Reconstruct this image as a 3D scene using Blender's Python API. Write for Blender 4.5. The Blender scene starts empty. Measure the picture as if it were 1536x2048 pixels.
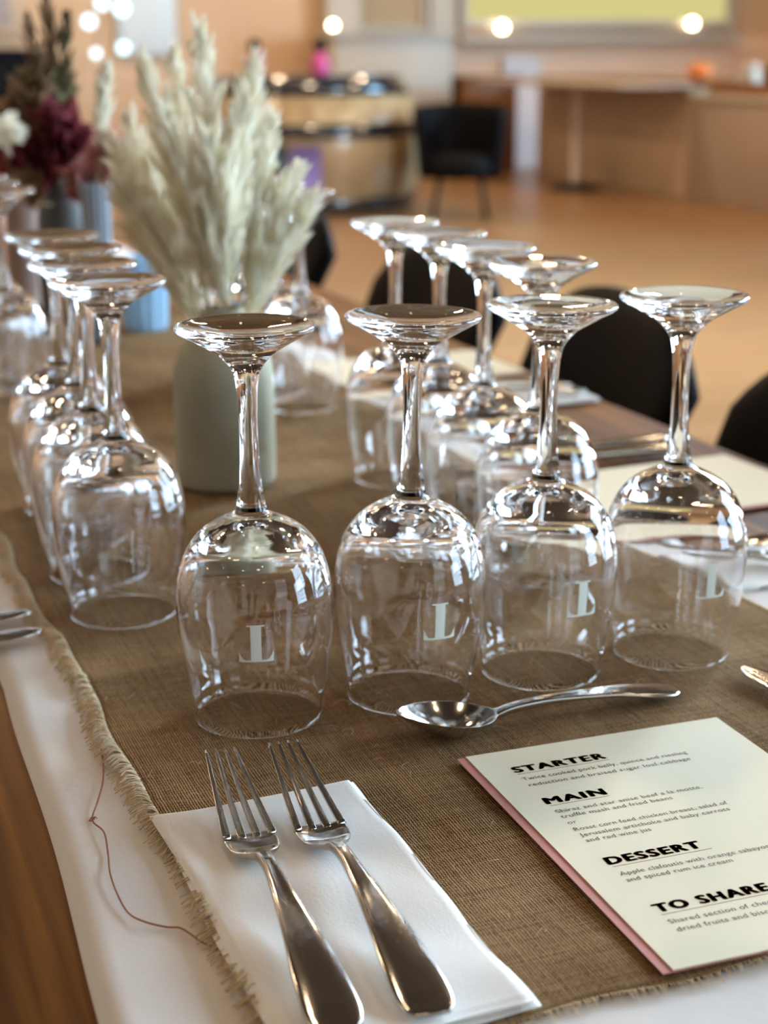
import bpy, bmesh, math, random
from mathutils import Vector, Matrix
from math import sin, cos, pi, radians, sqrt, atan2
random.seed(7)
sc = bpy.context.scene
col = sc.collection
Z0 = 0.752                                   # level on which the glasses stand (top of the runner)

# ------------------------------------------------------------------ camera, world, exposure
cam = bpy.data.cameras.new('camera')
cam.sensor_fit = 'VERTICAL'; cam.sensor_height = 36.0
cam.lens = 3269.0 / 2048.0 * 36.0
cam.clip_start = 0.02; cam.clip_end = 100
cam.dof.use_dof = True; cam.dof.focus_distance = 0.75; cam.dof.aperture_fstop = 8.0
camo = bpy.data.objects.new('camera', cam); col.objects.link(camo)
R_ = Vector((0.93133892, -0.36411329, -0.00541592)); U_ = Vector((0.10503935, 0.25437261, 0.9613851)); F_ = Vector((0.34867543, 0.89594425, -0.27515333))
camo.matrix_world = Matrix(((R_.x, U_.x, -F_.x, 0), (R_.y, U_.y, -F_.y, 0), (R_.z, U_.z, -F_.z, Z0 + 0.3441), (0, 0, 0, 1)))
sc.camera = camo
w = bpy.data.worlds.new('world'); sc.world = w; w.use_nodes = True
w.node_tree.nodes['Background'].inputs[0].default_value = (0.9, 0.75, 0.6, 1)
w.node_tree.nodes['Background'].inputs[1].default_value = 0.1
sc.view_settings.view_transform = 'Standard'; sc.view_settings.look = 'None'
sc.view_settings.gamma = 1; sc.view_settings.use_curve_mapping = False
sc.view_settings.exposure = 0.1
cy = sc.cycles
cy.max_bounces = 20; cy.transmission_bounces = 20; cy.glossy_bounces = 10; cy.diffuse_bounces = 4; cy.transparent_max_bounces = 16
cy.caustics_refractive = True; cy.caustics_reflective = True; cy.blur_glossy = 0.6
cy.sample_clamp_indirect = 30; cy.use_denoising = True
WIN = 21.0                                   # radiance of the daylight panes
KEY = 90.0                                  # the one clear pane beside the far right corner
FRONT = 2.0
DOWN = 7.5                                  # base watts of a ceiling downlight, before the far rows' boost

def area(name, loc, size, power, color, rot=(0, 0, 0), shape='DISK'):
    l = bpy.data.lights.new(name, 'AREA'); l.shape = shape; l.size = size; l.energy = power; l.color = color
    o = bpy.data.objects.new(name, l); o.location = loc; o.rotation_euler = rot; col.objects.link(o); return o
for ix in range(4):
    for iy in range(6):
        area('ceiling_light', (-2.6 + ix * 2.9, -3.2 + iy * 3.1, 4.35), 0.22, DOWN * (1, 1, 1.2, 5, 8, 7)[iy], (1.0, 0.74, 0.48))  # far rows boosted, one extra row added to brighten the far end

# ------------------------------------------------------------------ materials
def mat(name, c, rough=.5, metal=0, spec=.5, trans=0, ior=1.45, emit=None, es=0, noise=None, bump=None, coat=0):
    m = bpy.data.materials.new(name); m.use_nodes = True
    nt = m.node_tree; b = nt.nodes['Principled BSDF']
    b.inputs['Base Color'].default_value = (*c, 1); b.inputs['Roughness'].default_value = rough
    b.inputs['Metallic'].default_value = metal; b.inputs['Specular IOR Level'].default_value = spec
    b.inputs['Transmission Weight'].default_value = trans; b.inputs['IOR'].default_value = ior
    b.inputs['Coat Weight'].default_value = coat
    if emit: b.inputs['Emission Color'].default_value = (*emit, 1); b.inputs['Emission Strength'].default_value = es
    tc = nt.nodes.new('ShaderNodeTexCoord')
    if noise:
        c2, sca = noise
        n = nt.nodes.new('ShaderNodeTexNoise'); n.inputs['Scale'].default_value = sca; n.inputs['Detail'].default_value = 4
        nt.links.new(tc.outputs['Object'], n.inputs['Vector'])
        r = nt.nodes.new('ShaderNodeValToRGB'); r.color_ramp.elements[0].position = .3; r.color_ramp.elements[1].position = .7
        r.color_ramp.elements[0].color = (*c, 1); r.color_ramp.elements[1].color = (*c2, 1)
        nt.links.new(n.outputs['Fac'], r.inputs['Fac']); nt.links.new(r.outputs['Color'], b.inputs['Base Color'])
    if bump:
        sca, st, d = bump
        n = nt.nodes.new('ShaderNodeTexNoise'); n.inputs['Scale'].default_value = sca; n.inputs['Detail'].default_value = 3
        nt.links.new(tc.outputs['Object'], n.inputs['Vector'])
        bp = nt.nodes.new('ShaderNodeBump'); bp.inputs['Strength'].default_value = st; bp.inputs['Distance'].default_value = d
        nt.links.new(n.outputs['Fac'], bp.inputs['Height']); nt.links.new(bp.outputs['Normal'], b.inputs['Normal'])
    return m

def wood(name, dark, light, scale=(3, 40, 40), rough=.4, spec=.5, coords='Object', rings=8.0):
    m = bpy.data.materials.new(name); m.use_nodes = True; nt = m.node_tree; b = nt.nodes['Principled BSDF']
    tc = nt.nodes.new('ShaderNodeTexCoord'); mp = nt.nodes.new('ShaderNodeMapping'); mp.inputs['Scale'].default_value = scale
    n = nt.nodes.new('ShaderNodeTexNoise'); n.inputs['Scale'].default_value = 1.0; n.inputs['Detail'].default_value = 8; n.inputs['Distortion'].default_value = .6
    r = nt.nodes.new('ShaderNodeValToRGB'); r.color_ramp.elements[0].position = .33; r.color_ramp.elements[1].position = .68
    r.color_ramp.elements[0].color = (*dark, 1); r.color_ramp.elements[1].color = (*light, 1)
    nt.links.new(tc.outputs[coords], mp.inputs['Vector']); nt.links.new(mp.outputs[0], n.inputs['Vector'])
    nt.links.new(n.outputs['Fac'], r.inputs['Fac']); nt.links.new(r.outputs['Color'], b.inputs['Base Color'])
    b.inputs['Roughness'].default_value = rough; b.inputs['Specular IOR Level'].default_value = spec
    bp = nt.nodes.new('ShaderNodeBump'); bp.inputs['Strength'].default_value = .25; bp.inputs['Distance'].default_value = .001
    nt.links.new(n.outputs['Fac'], bp.inputs['Height']); nt.links.new(bp.outputs['Normal'], b.inputs['Normal'])
    return m

def math_node(nt, op, a=None, b=None, c=None):
    n = nt.nodes.new('ShaderNodeMath'); n.operation = op
    for i, v in enumerate((a, b, c)):
        if v is None: continue
        if isinstance(v, (int, float)): n.inputs[i].default_value = v
        else: nt.links.new(v, n.inputs[i])
    return n.outputs[0]

def burlap_material():
    m = bpy.data.materials.new('burlap_weave'); m.use_nodes = True; nt = m.node_tree; b = nt.nodes['Principled BSDF']
    b.inputs['Roughness'].default_value = .9; b.inputs['Specular IOR Level'].default_value = .04
    L = nt.links.new
    tc = nt.nodes.new('ShaderNodeTexCoord'); sep = nt.nodes.new('ShaderNodeSeparateXYZ'); L(tc.outputs['Object'], sep.inputs[0])
    def noise(scale, vec=None, detail=2.0):
        n = nt.nodes.new('ShaderNodeTexNoise'); n.inputs['Scale'].default_value = scale; n.inputs['Detail'].default_value = detail
        L(vec if vec is not None else tc.outputs['Object'], n.inputs['Vector']); return n.outputs['Fac']
    def stretched(sx, sy):
        mp = nt.nodes.new('ShaderNodeMapping'); mp.inputs['Scale'].default_value = (sx, sy, 1); L(tc.outputs['Object'], mp.inputs['Vector']); return mp.outputs[0]
    P = .00138
    wob = math_node(nt, 'MULTIPLY', math_node(nt, 'SUBTRACT', noise(55), .5), .0022)
    wob2 = math_node(nt, 'MULTIPLY', math_node(nt, 'SUBTRACT', noise(70, detail=1), .5), .0022)
    u = math_node(nt, 'MULTIPLY', math_node(nt, 'ADD', sep.outputs[0], wob), pi / P)
    v = math_node(nt, 'MULTIPLY', math_node(nt, 'ADD', sep.outputs[1], wob2), pi / P)
    su, sv = math_node(nt, 'SINE', u), math_node(nt, 'SINE', v)
    au, av = math_node(nt, 'ABSOLUTE', su), math_node(nt, 'ABSOLUTE', sv)
    S = math_node(nt, 'MULTIPLY', su, sv)
    wu = math_node(nt, 'ADD', .40, math_node(nt, 'MULTIPLY', noise(1, stretched(720, 22)), 1.1))     # thick and thin yarns
    wv = math_node(nt, 'ADD', .40, math_node(nt, 'MULTIPLY', noise(1, stretched(22, 720)), 1.1))
    hu = math_node(nt, 'MULTIPLY', math_node(nt, 'MULTIPLY', au, wu), math_node(nt, 'ADD', .72, math_node(nt, 'MULTIPLY', S, .38)))
    hv = math_node(nt, 'MULTIPLY', math_node(nt, 'MULTIPLY', av, wv), math_node(nt, 'SUBTRACT', .72, math_node(nt, 'MULTIPLY', S, .38)))
    h = math_node(nt, 'MAXIMUM', hu, hv)
    fuzz = noise(1, stretched(1500, 320), 3); 
    hh = math_node(nt, 'ADD', h, math_node(nt, 'MULTIPLY', math_node(nt, 'SUBTRACT', fuzz, .5), .5))
    r = nt.nodes.new('ShaderNodeValToRGB'); cr = r.color_ramp
    cr.elements[0].position = .20; cr.elements[0].color = (.024, .012, .0045, 1)
    cr.elements[1].position = .92; cr.elements[1].color = (.54, .355, .185, 1)
    e = cr.elements.new(.5); e.color = (.140, .073, .028, 1)
    L(hh, r.inputs['Fac'])
    tone = nt.nodes.new('ShaderNodeValToRGB'); tone.color_ramp.elements[0].color = (.78, .72, .66, 1); tone.color_ramp.elements[1].color = (1.12, 1.12, 1.12, 1)
    tone.color_ramp.elements[0].position = .35; tone.color_ramp.elements[1].position = .66
    L(noise(14, detail=5), tone.inputs['Fac'])
    mx = nt.nodes.new('ShaderNodeMix'); mx.data_type = 'RGBA'; mx.blend_type = 'MULTIPLY'; mx.inputs[0].default_value = 1
    L(r.outputs['Color'], mx.inputs[6]); L(tone.outputs['Color'], mx.inputs[7]); L(mx.outputs[2], b.inputs['Base Color'])
    bp = nt.nodes.new('ShaderNodeBump'); bp.inputs['Strength'].default_value = .9; bp.inputs['Distance'].default_value = .0006
    L(hh, bp.inputs['Height']); L(bp.outputs['Normal'], b.inputs['Normal'])
    return m

def floor_material():
    m = bpy.data.materials.new('floorboards'); m.use_nodes = True; nt = m.node_tree; b = nt.nodes['Principled BSDF']; L = nt.links.new
    tc = nt.nodes.new('ShaderNodeTexCoord')
    br = nt.nodes.new('ShaderNodeTexBrick'); br.inputs['Scale'].default_value = 1; br.inputs['Brick Width'].default_value = 1.8; br.inputs['Row Height'].default_value = .12
    br.inputs['Mortar Size'].default_value = .003; br.inputs['Color1'].default_value = (.30, .155, .062, 1); br.inputs['Color2'].default_value = (.38, .205, .088, 1); br.inputs['Mortar'].default_value = (.05, .025, .01, 1)
    L(tc.outputs['Object'], br.inputs['Vector'])
    mp = nt.nodes.new('ShaderNodeMapping'); mp.inputs['Scale'].default_value = (2, 28, 1); L(tc.outputs['Object'], mp.inputs['Vector'])
    n = nt.nodes.new('ShaderNodeTexNoise'); n.inputs['Scale'].default_value = 1; n.inputs['Detail'].default_value = 6; L(mp.outputs[0], n.inputs['Vector'])
    mx = nt.nodes.new('ShaderNodeMix'); mx.data_type = 'RGBA'; mx.blend_type = 'MULTIPLY'; mx.inputs[0].default_value = .5
    L(br.outputs['Color'], mx.inputs[6]); L(n.outputs['Color'], mx.inputs[7]); L(mx.outputs[2], b.inputs['Base Color'])
    b.inputs['Roughness'].default_value = .33
    return m

def glass_material(name, tint=(1, 1, 1), ior=1.5, rough=0):
    m = bpy.data.materials.new(name); m.use_nodes = True; nt = m.node_tree; nt.nodes.clear()
    o = nt.nodes.new('ShaderNodeOutputMaterial'); g = nt.nodes.new('ShaderNodeBsdfGlass')
    g.inputs['Color'].default_value = (*tint, 1); g.inputs['IOR'].default_value = ior; g.inputs['Roughness'].default_value = rough
    nt.links.new(g.outputs[0], o.inputs[0]); return m

def hair_material(name, c, c2):
    m = bpy.data.materials.new(name); m.use_nodes = True; nt = m.node_tree; nt.nodes.clear(); L = nt.links.new
    o = nt.nodes.new('ShaderNodeOutputMaterial'); d = nt.nodes.new('ShaderNodeBsdfDiffuse'); t = nt.nodes.new('ShaderNodeBsdfTranslucent'); x = nt.nodes.new('ShaderNodeMixShader'); x.inputs[0].default_value = .42
    tc = nt.nodes.new('ShaderNodeTexCoord'); n = nt.nodes.new('ShaderNodeTexNoise'); n.inputs['Scale'].default_value = 60; L(tc.outputs['Object'], n.inputs['Vector'])
    r = nt.nodes.new('ShaderNodeValToRGB'); r.color_ramp.elements[0].position = .35; r.color_ramp.elements[1].position = .65; r.color_ramp.elements[0].color = (*c, 1); r.color_ramp.elements[1].color = (*c2, 1)
    L(n.outputs['Fac'], r.inputs['Fac']); L(r.outputs[0], d.inputs[0]); L(r.outputs[0], t.inputs[0]); L(d.outputs[0], x.inputs[1]); L(t.outputs[0], x.inputs[2]); L(x.outputs[0], o.inputs[0]); return m

def emission(name, c, s):
    m = bpy.data.materials.new(name); m.use_nodes = True; nt = m.node_tree; nt.nodes.clear()
    o = nt.nodes.new('ShaderNodeOutputMaterial'); e = nt.nodes.new('ShaderNodeEmission'); e.inputs[0].default_value = (*c, 1); e.inputs[1].default_value = s
    nt.links.new(e.outputs[0], o.inputs[0]); return m

M = dict(
    glass=glass_material('clear_crystal'),
    blueglass=mat('backlit_pale_blue', (.36, .62, .86), .2, spec=.6, noise=((.42, .68, .90), 30)),  # opaque pale blue stands in for glass lit from behind
    print=mat('pale_etched_print', (.90, .94, .84), .6),
    steel=mat('polished_steel', (.52, .495, .46), .14, 1, noise=((.55, .525, .49), 90)),
    paper=mat('white_cloth', (.76, .715, .665), .85, spec=.1, bump=(240, .3, .0006), noise=((.79, .745, .70), 9)),
    napkin=mat('napkin_paper', (.90, .855, .785), .85, spec=.1, bump=(700, .35, .0004), noise=((.92, .89, .84), 14)),
    menu=mat('cream_card', (.82, .745, .54), .42, spec=.4, noise=((.85, .775, .57), 12)),
    pink=mat('salmon_card', (.58, .235, .20), .55, noise=((.62, .26, .22), 40)),
    ink=mat('copper_foil_ink', (.16, .075, .055), .32, .8, noise=((.26, .13, .095), 60)),
    text=mat('grey_ink', (.09, .075, .065), .6, noise=((.12, .1, .09), 200)),
    rule=mat('thin_copper_rule', (.45, .33, .26), .5),
    thread=mat('rust_thread', (.32, .12, .07), .8, noise=((.42, .18, .1), 300)),
    fringe=mat('jute_fringe', (.93, .77, .53), .9, noise=((.74, .56, .34), 400)),
    table=wood('oiled_oak', (.075, .024, .003), (.27, .10, .016), (70, 2.2, 30), .5, .12),
    vase=mat('matt_stoneware', (.43, .40, .28), .75, spec=.2, noise=((.46, .43, .31), 30), bump=(300, .15, .0004)),
    ribvase=mat('grey_blue_ceramic', (.26, .30, .34), .45, noise=((.30, .34, .38), 20)),
    darkvase=mat('dark_grey_ceramic', (.07, .065, .055), .5, noise=((.1, .09, .08), 20)),
    blushpot=mat('blush_ceramic', (.52, .37, .30), .5, noise=((.58, .42, .35), 20)),
    pampas=hair_material('pampas_fluff', (.91, .85, .66), (.97, .94, .84)),
    stem=mat('dry_stem', (.42, .33, .17), .8, noise=((.5, .4, .22), 80)),
    maroon=hair_material('dried_maroon_petals', (.16, .035, .045), (.30, .075, .09)),
    dustypink=hair_material('dusty_pink_leaves', (.50, .20, .20), (.62, .32, .30)),
    brown=hair_material('dried_brown_reed', (.24, .15, .085), (.40, .27, .16)),
    olive=hair_material('dried_olive_leaves', (.13, .115, .06), (.24, .2, .11)),
    black=mat('black_vinyl', (.0035, .0035, .0045), .6, spec=.08, noise=((.005, .005, .006), 30)),
    blackmetal=mat('black_metal', (.02, .02, .022), .4, .6, noise=((.03, .03, .03), 30)),
    hoop=mat('black_hoop_enamel', (.012, .016, .022), .16, .0, spec=.9, noise=((.018, .022, .03), 8), coat=.6),
    stave=wood('pale_oak_staves', (.30, .20, .10), (.46, .34, .19), (14, 14, .8), .22),
    cabinet=wood('orange_brown_timber', (.17, .065, .015), (.25, .105, .025), (6, 6, 30), .5),
    wall=mat('peach_plaster', (.60, .405, .255), .85, spec=.2, noise=((.64, .44, .285), 1.2)),
    pinkwall=mat('pale_blush_plaster', (.80, .53, .36), .85, spec=.2, noise=((.84, .57, .39), 1.2)),
    white=mat('white_paint', (.44, .385, .31), .5, noise=((.47, .415, .34), 3)),
    lilac=mat('lilac_white_paint', (.68, .60, .58), .5, noise=((.72, .64, .62), 3)),
    greytan=mat('warm_grey_laminate', (.36, .27, .20), .5, noise=((.40, .30, .23), 3)),
    tan=mat('tan_laminate', (.52, .38, .25), .5, noise=((.56, .42, .28), 3)),
    blind=mat('olive_brown_blind', (.36, .27, .16), .8, noise=((.40, .3, .18), 5)),
    board=mat('pale_blue_board', (.62, .70, .72), .4, noise=((.66, .74, .76), 2)),
    ceiling=wood('dark_timber_ceiling', (.030, .019, .012), (.058, .037, .023), (1, 12, 12), .8, 0),
    floor=floor_material(),
    magenta=mat('magenta_glaze', (.55, .05, .22), .4, noise=((.6, .08, .28), 20)),
    orange=mat('orange_glaze', (.62, .16, .03), .5, noise=((.68, .2, .05), 20)),
    purple=mat('violet_poster', (.20, .16, .42), .6, noise=((.26, .2, .5), 6)),
    teal=mat('dark_teal_poster', (.02, .06, .09), .5, noise=((.03, .09, .12), 6)),
    picture=mat('grey_print', (.28, .25, .25), .5, noise=((.4, .36, .34), 8)),
    pane=emission('daylight_pane', (.55, .77, 1.0), WIN),
    frontpane=emission('front_daylight_pane', (.70, .86, 1.0), FRONT),
    keypane=emission('clear_daylight_pane', (.66, .83, 1.0), KEY),
    farpane=emission('far_daylight_pane', (.40, .70, 1.0), 45),
    gardenpane=emission('garden_view_pane', (.80, .71, .29), .80),
    bulb=emission('warm_bulb', (1, .88, .6), 14),
    coolbulb=emission('cool_bulb', (.62, .90, 1), 3.2),
)
M['burlap'] = burlap_material()

# ------------------------------------------------------------------ mesh helpers
def tag(o, label=None, cat=None, group=None, kind=None):
    if label: o['label'] = label
    if cat: o['category'] = cat
    if group: o['group'] = group
    if kind: o['kind'] = kind
    return o
def empty(name, loc, rz=0):
    o = bpy.data.objects.new(name, None); o.location = loc; o.rotation_euler.z = rz; o.empty_display_size = .02; col.objects.link(o); return o
def mesh(name, verts, faces, m, parent=None, smooth=True, loc=None):
    me = bpy.data.meshes.new(name); me.from_pydata([tuple(v) for v in verts], [], faces); me.update()
    if smooth: me.polygons.foreach_set('use_smooth', [True] * len(me.polygons))
    me.materials.append(m)
    o = bpy.data.objects.new(name, me); col.objects.link(o)
    if parent: o.parent = parent
    if loc: o.location = loc
    return o
def struct(name, verts, faces, m, parent=None):
    o = mesh(name, verts, faces, m, parent, False); o['kind'] = 'structure'; return o
def boxv(x0, x1, y0, y1, z0, z1):
    return ([(x0, y0, z0), (x1, y0, z0), (x1, y1, z0), (x0, y1, z0), (x0, y0, z1), (x1, y0, z1), (x1, y1, z1), (x0, y1, z1)],
            [(3, 2, 1, 0), (4, 5, 6, 7), (0, 1, 5, 4), (1, 2, 6, 5), (2, 3, 7, 6), (3, 0, 4, 7)])
def box(name, b, m, parent=None, bevel=0, seg=2, smooth=False):
    v, f = boxv(*b); o = mesh(name, v, f, m, parent, smooth)
    if bevel:
        k = o.modifiers.new('bevel', 'BEVEL'); k.width = bevel; k.segments = seg
        o.data.polygons.foreach_set('use_smooth', [True] * 6)
    return o
def merge(parts):
    V, F = [], []
    for v, f in parts:
        k = len(V); V += list(v); F += [tuple(i + k for i in q) for q in f]
    return V, F
def catmull(pts, n):
    out = []; P = [Vector(p) for p in pts]
    for i in range(len(P) - 1):
        a, b, c, d = P[max(i - 1, 0)], P[i], P[i + 1], P[min(i + 2, len(P) - 1)]
        for k in range(n):
            t = k / n
            out.append(.5 * ((2 * b) + (c - a) * t + (2 * a - 5 * b + 4 * c - d) * t * t + (3 * b - a - 3 * c + d) * t ** 3))
    out.append(P[-1]); return out
def lathev(profile, seg=64, rib=None):
    """profile: (r, z) from the axis outwards and back to the axis"""
    V, F, rings = [], [], []
    for r, z in profile:
        if r < 1e-6: rings.append([len(V)]); V.append((0, 0, z))
        else:
            k = len(V); rings.append(list(range(k, k + seg)))
            for j in range(seg):
                a = 2 * pi * j / seg; rr = r * (1 + (rib[1] * cos(rib[0] * a) if rib else 0)); V.append((rr * cos(a), rr * sin(a), z))
    for A, B in zip(rings, rings[1:]):
        for j in range(seg):
            a, b, c, d = A[j % len(A)], A[(j + 1) % len(A)], B[(j + 1) % len(B)], B[j % len(B)]
            q = []
            for i in (a, b, c, d):
                if i not in q: q.append(i)
            if len(q) > 2: F.append(tuple(q))
    return V, F
def tubev(pts, radii, seg=8):
    pts = [Vector(p) for p in pts]; V, F = [], []
    if isinstance(radii, (int, float)): radii = [radii] * len(pts)
    for i, p in enumerate(pts):
        t = (pts[min(i + 1, len(pts) - 1)] - pts[max(i - 1, 0)]).normalized()
        s = t.cross(Vector((0, 0, 1)) if abs(t.z) < .9 else Vector((1, 0, 0))).normalized(); u = s.cross(t)
        for j in range(seg):
            a = 2 * pi * j / seg; V.append(p + radii[i] * (cos(a) * s + sin(a) * u))
    n = len(pts)
    for i in range(n - 1):
        for j in range(seg):
            F.append((i * seg + j, i * seg + (j + 1) % seg, (i + 1) * seg + (j + 1) % seg, (i + 1) * seg + j))
    F.append(tuple(reversed(range(seg)))); F.append(tuple((n - 1) * seg + j for j in range(seg)))
    return V, F
def loftv(st, seg=36, pw=.55, pv=.55):
    """flat cutlery body: stations (y, x, z, half width, half thickness, cup, tilt); cup lifts the edges"""
    V, F = [], []
    for (y, x, z, hw, ht, cup) in st:
        for j in range(seg):
            a = 2 * pi * j / seg; c, s = cos(a), sin(a)
            u = math.copysign(abs(c) ** pw, c); v = math.copysign(abs(s) ** pv, s)
            V.append((x + hw * u, y, z + ht * v + cup * u * u))
    n = len(st)
    for i in range(n - 1):
        for j in range(seg): F.append((i * seg + j, i * seg + (j + 1) % seg, (i + 1) * seg + (j + 1) % seg, (i + 1) * seg + j))
    F.append(tuple(range(seg))); F.append(tuple(reversed([(n - 1) * seg + j for j in range(seg)])))
    return V, F
def interp(keys, s):
    """monotone cubic through rows keyed by their first entry"""
    n = len(keys)
    def slope(i, c):
        if i == 0 or i == n - 1: return 0
        d0 = (keys[i][c] - keys[i - 1][c]) / (keys[i][0] - keys[i - 1][0]); d1 = (keys[i + 1][c] - keys[i][c]) / (keys[i + 1][0] - keys[i][0])
        return 0 if d0 * d1 <= 0 else 2 * d0 * d1 / (d0 + d1)
    for i in range(n - 1):
        a, b = keys[i], keys[i + 1]
        if s <= b[0] or i == n - 2:
            h = b[0] - a[0]; t = max(0, min(1, (s - a[0]) / h))
            return [a[c] * (2 * t ** 3 - 3 * t * t + 1) + b[c] * (3 * t * t - 2 * t ** 3) + h * (slope(i, c) * (t ** 3 - 2 * t * t + t) + slope(i + 1, c) * (t ** 3 - t * t)) for c in range(1, len(a))]
def children(o): return [c for c in bpy.data.objects if c.parent == o]
def copy_tree(o, parent=None):
    c = o.copy(); col.objects.link(c); c.parent = parent
    for ch in list(o.children): copy_tree(ch, c)
    return c

# ------------------------------------------------------------------ the room
XL, XR, YF, YB, ZC = -6.0, 10.0, -6.0, 14.0, 4.4
o = struct('floor', *boxv(XL, XR, YF, YB, -.05, 0), M['floor'])
struct('ceiling', *boxv(XL, XR, YF, YB, ZC, ZC + .1), M['ceiling'])
struct('wall_back', *boxv(XL, XR, YB, YB + .1, 0, ZC), M['wall'])
struct('wall_front', *boxv(XL, XR, YF - .1, YF, 0, ZC), M['ceiling'])
struct('wall_left', *boxv(XL - .1, XL, YF, YB, 0, ZC), M['wall'])
struct('wall_right', *merge([boxv(5.5, 5.6, YF, 5.7, 0, ZC), boxv(5.5, XR, 5.7, 5.8, 0, ZC), boxv(XR, XR + .1, 5.8, YB, 0, ZC)]), M['wall'])
struct('trim_1', *boxv(6.0, 9.95, 13.93, 13.99, .0, 1.16), M['pinkwall'])          # blush dado under the garden window
struct('trim_2', *boxv(6.58, 6.95, 13.86, 13.93, 0, .98), M['lilac'])              # pale pilaster
struct('trim_3', *boxv(4.88, 5.17, 13.80, 13.98, 0, ZC), M['white'])               # white pillar
struct('trim_4', *boxv(5.86, 6.10, 13.85, 13.98, 0, 3.0), M['white'])
struct('baseboard_back', *boxv(XL, XR, 13.9, 13.925, 0, .14), M['white'])
def window(name, x0, x1, y0, y1, z0, z1, axis, pane, nx=4, nz=4, fr=.09, mun=.05):
    """daylight window standing just proud of its wall; axis 'x': lies in a plane of constant x"""
    def B(u0, u1, w0, w1, d): return boxv(x0 - d, x0 + d, u0, u1, w0, w1) if axis == 'x' else boxv(u0, u1, y0 - d, y0 + d, w0, w1)
    u0, u1 = (y0, y1) if axis == 'x' else (x0, x1)
    p = struct(name, *B(u0, u1, z0, z1, .004), pane)
    parts = [B(u0 - fr, u1 + fr, z1, z1 + fr, .05), B(u0 - fr, u1 + fr, z0 - fr, z0, .07), B(u0 - fr, u0, z0, z1, .05), B(u1, u1 + fr, z0, z1, .05)]
    f = struct('window_frame', *merge(parts), M['white'], p)
    parts = [B(u0 + (u1 - u0) * i / nx - mun / 2, u0 + (u1 - u0) * i / nx + mun / 2, z0, z1, .03) for i in range(1, nx)]
    parts += [B(u0, u1, z0 + (z1 - z0) * i / nz - mun / 2, z0 + (z1 - z0) * i / nz + mun / 2, .025) for i in range(1, nz)]
    if parts: struct('window_muntin', *merge(parts), M['white'], p)
    return p
for i, (y, wd) in enumerate(((-3.6, 2.0), (.0, 2.3))):
    window('window_%d' % (i + 1), 5.42, 5.42, y, y + wd, .95, 3.6, 'x', M['pane'], 4, 6)
window('window_3', 5.42, 5.42, 3.75, 5.05, 1.5, 3.6, 'x', M['keypane'], 2, 3, .09, .06)
window('window_4', 9.92, 9.92, 6.2, 8.6, .9, 3.6, 'x', M['farpane'], 4, 5)
window('window_6', 2.2, 4.6, -5.92, -5.92, .9, 3.4, 'y', M['frontpane'], 4, 4)
window('window_7', -5.92, -5.92, 2.0, 4.6, .9, 3.4, 'x', M['frontpane'], 4, 4)
window('window_8', 6.24, 8.92, 13.93, 13.93, 1.30, 2.5, 'y', M['gardenpane'], 1, 1, .07)
wf = window('window_9', 5.22, 5.80, 13.93, 13.93, 1.25, 2.4, 'y', M['blind'], 1, 1, .04)

# ------------------------------------------------------------------ tables
def table(y0, y1, label):
    t = empty('dining_table', (.367, (y0 + y1) / 2, 0)); L = (y1 - y0) / 2; W = .43
    top = Z0 - .0036
    box('tabletop', (-W, W, -L, L, top - .042, top), M['table'], t, .004)
    box('apron', (-W + .07, W - .07, -L + .07, L - .07, top - .12, top - .042), M['table'], t)
    for sx in (-1, 1):
        for sy in (-1, 1):
            box('leg', (sx * (W - .09) - .035, sx * (W - .09) + .035, sy * (L - .09) - .035, sy * (L - .09) + .035, 0, top - .12), M['table'], t, .004)
    tag(t, label, 'table', 'dining tables end to end')
table(.34, 2.32, 'near brown oak dining table under the burlap runner, forks and menu')
table(2.325, 4.3, 'far brown oak dining table carrying the blurred dried flowers')

# white cloth under the runner
def sheet(name, poly_fn, nx, ny, m, zf, thick, parent=None):
    V, F = [], []
    for j in range(ny + 1):
        for i in range(nx + 1):
            x, y = poly_fn(i / nx, j / ny); V.append((x, y, zf(x, y)))
    for j in range(ny):
        for i in range(nx):
            a = j * (nx + 1) + i; F.append((a, a + 1, a + nx + 2, a + nx + 1))
    o = mesh(name, V, F, m, parent)
    s = o.modifiers.new('solid', 'SOLIDIFY'); s.thickness = thick; s.offset = -1
    return o
def cloth_pt(u, v):
    y = .39 + (4.2 - .39) * v
    x0 = .093 + .018 * min(1, max(0, (y - .52) / .35)) + .0012 * sin(y * 21); x1 = .632
    return x0 + (x1 - x0) * u, y
cl = sheet('table_cloth', cloth_pt, 40, 300, M['paper'], lambda x, y: Z0 - .0027 + (.0002 * sin(x * 60 + 3 * sin(y * 9))), .0006)
tag(cl, 'long white cloth laid under the burlap runner, lit patches along its edge', 'tablecloth')

# burlap runner with frayed edges
RX0, RX1, RY0 = .153, .580, .474
def runner_pt(u, v):
    y = RY0 + (1.5 - RY0) * min(1, v / .72) if v < .72 else 1.5 + (4.1 - 1.5) * (v - .72) / .28
    wl = .0022 * sin(y * 23) + .0012 * sin(y * 61 + 1); wr = .003 * sin(y * 17 + 2)
    yb = 0
    if v < .02: yb = .0015 * sin(u * 30)
    return RX0 + wl + (RX1 + wr - RX0 - wl) * u, y + yb + .006 * (u - .5) * (1 - v)
def runner_z(x, y):
    d = (y - .872 - .05 * (x - .36)) / .006
    z = Z0 - .0006 + .0022 * math.exp(-d * d)
    
    for yc, sl, wd_, hh_ in ((1.10, .03, .008, .0018), (1.33, -.06, .010, .0025), (1.46, .05, .009, .0022), (1.62, -.03, .012, .003), (.66, .12, .012, .0006)):
        d2 = (y - yc + sl * (x - .36)) / wd_; z += hh_ * math.exp(-d2 * d2)
    e = max(0, 1 - (x - RX0) / .02)
    z += e * .0010 * (1 + sin(y * 70 + 4 * sin(y * 13))) + .0003 * sin(x * 90 + 2 * sin(y * 31)) + .0003 * sin(y * 55 + x * 20)
    return z
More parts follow.
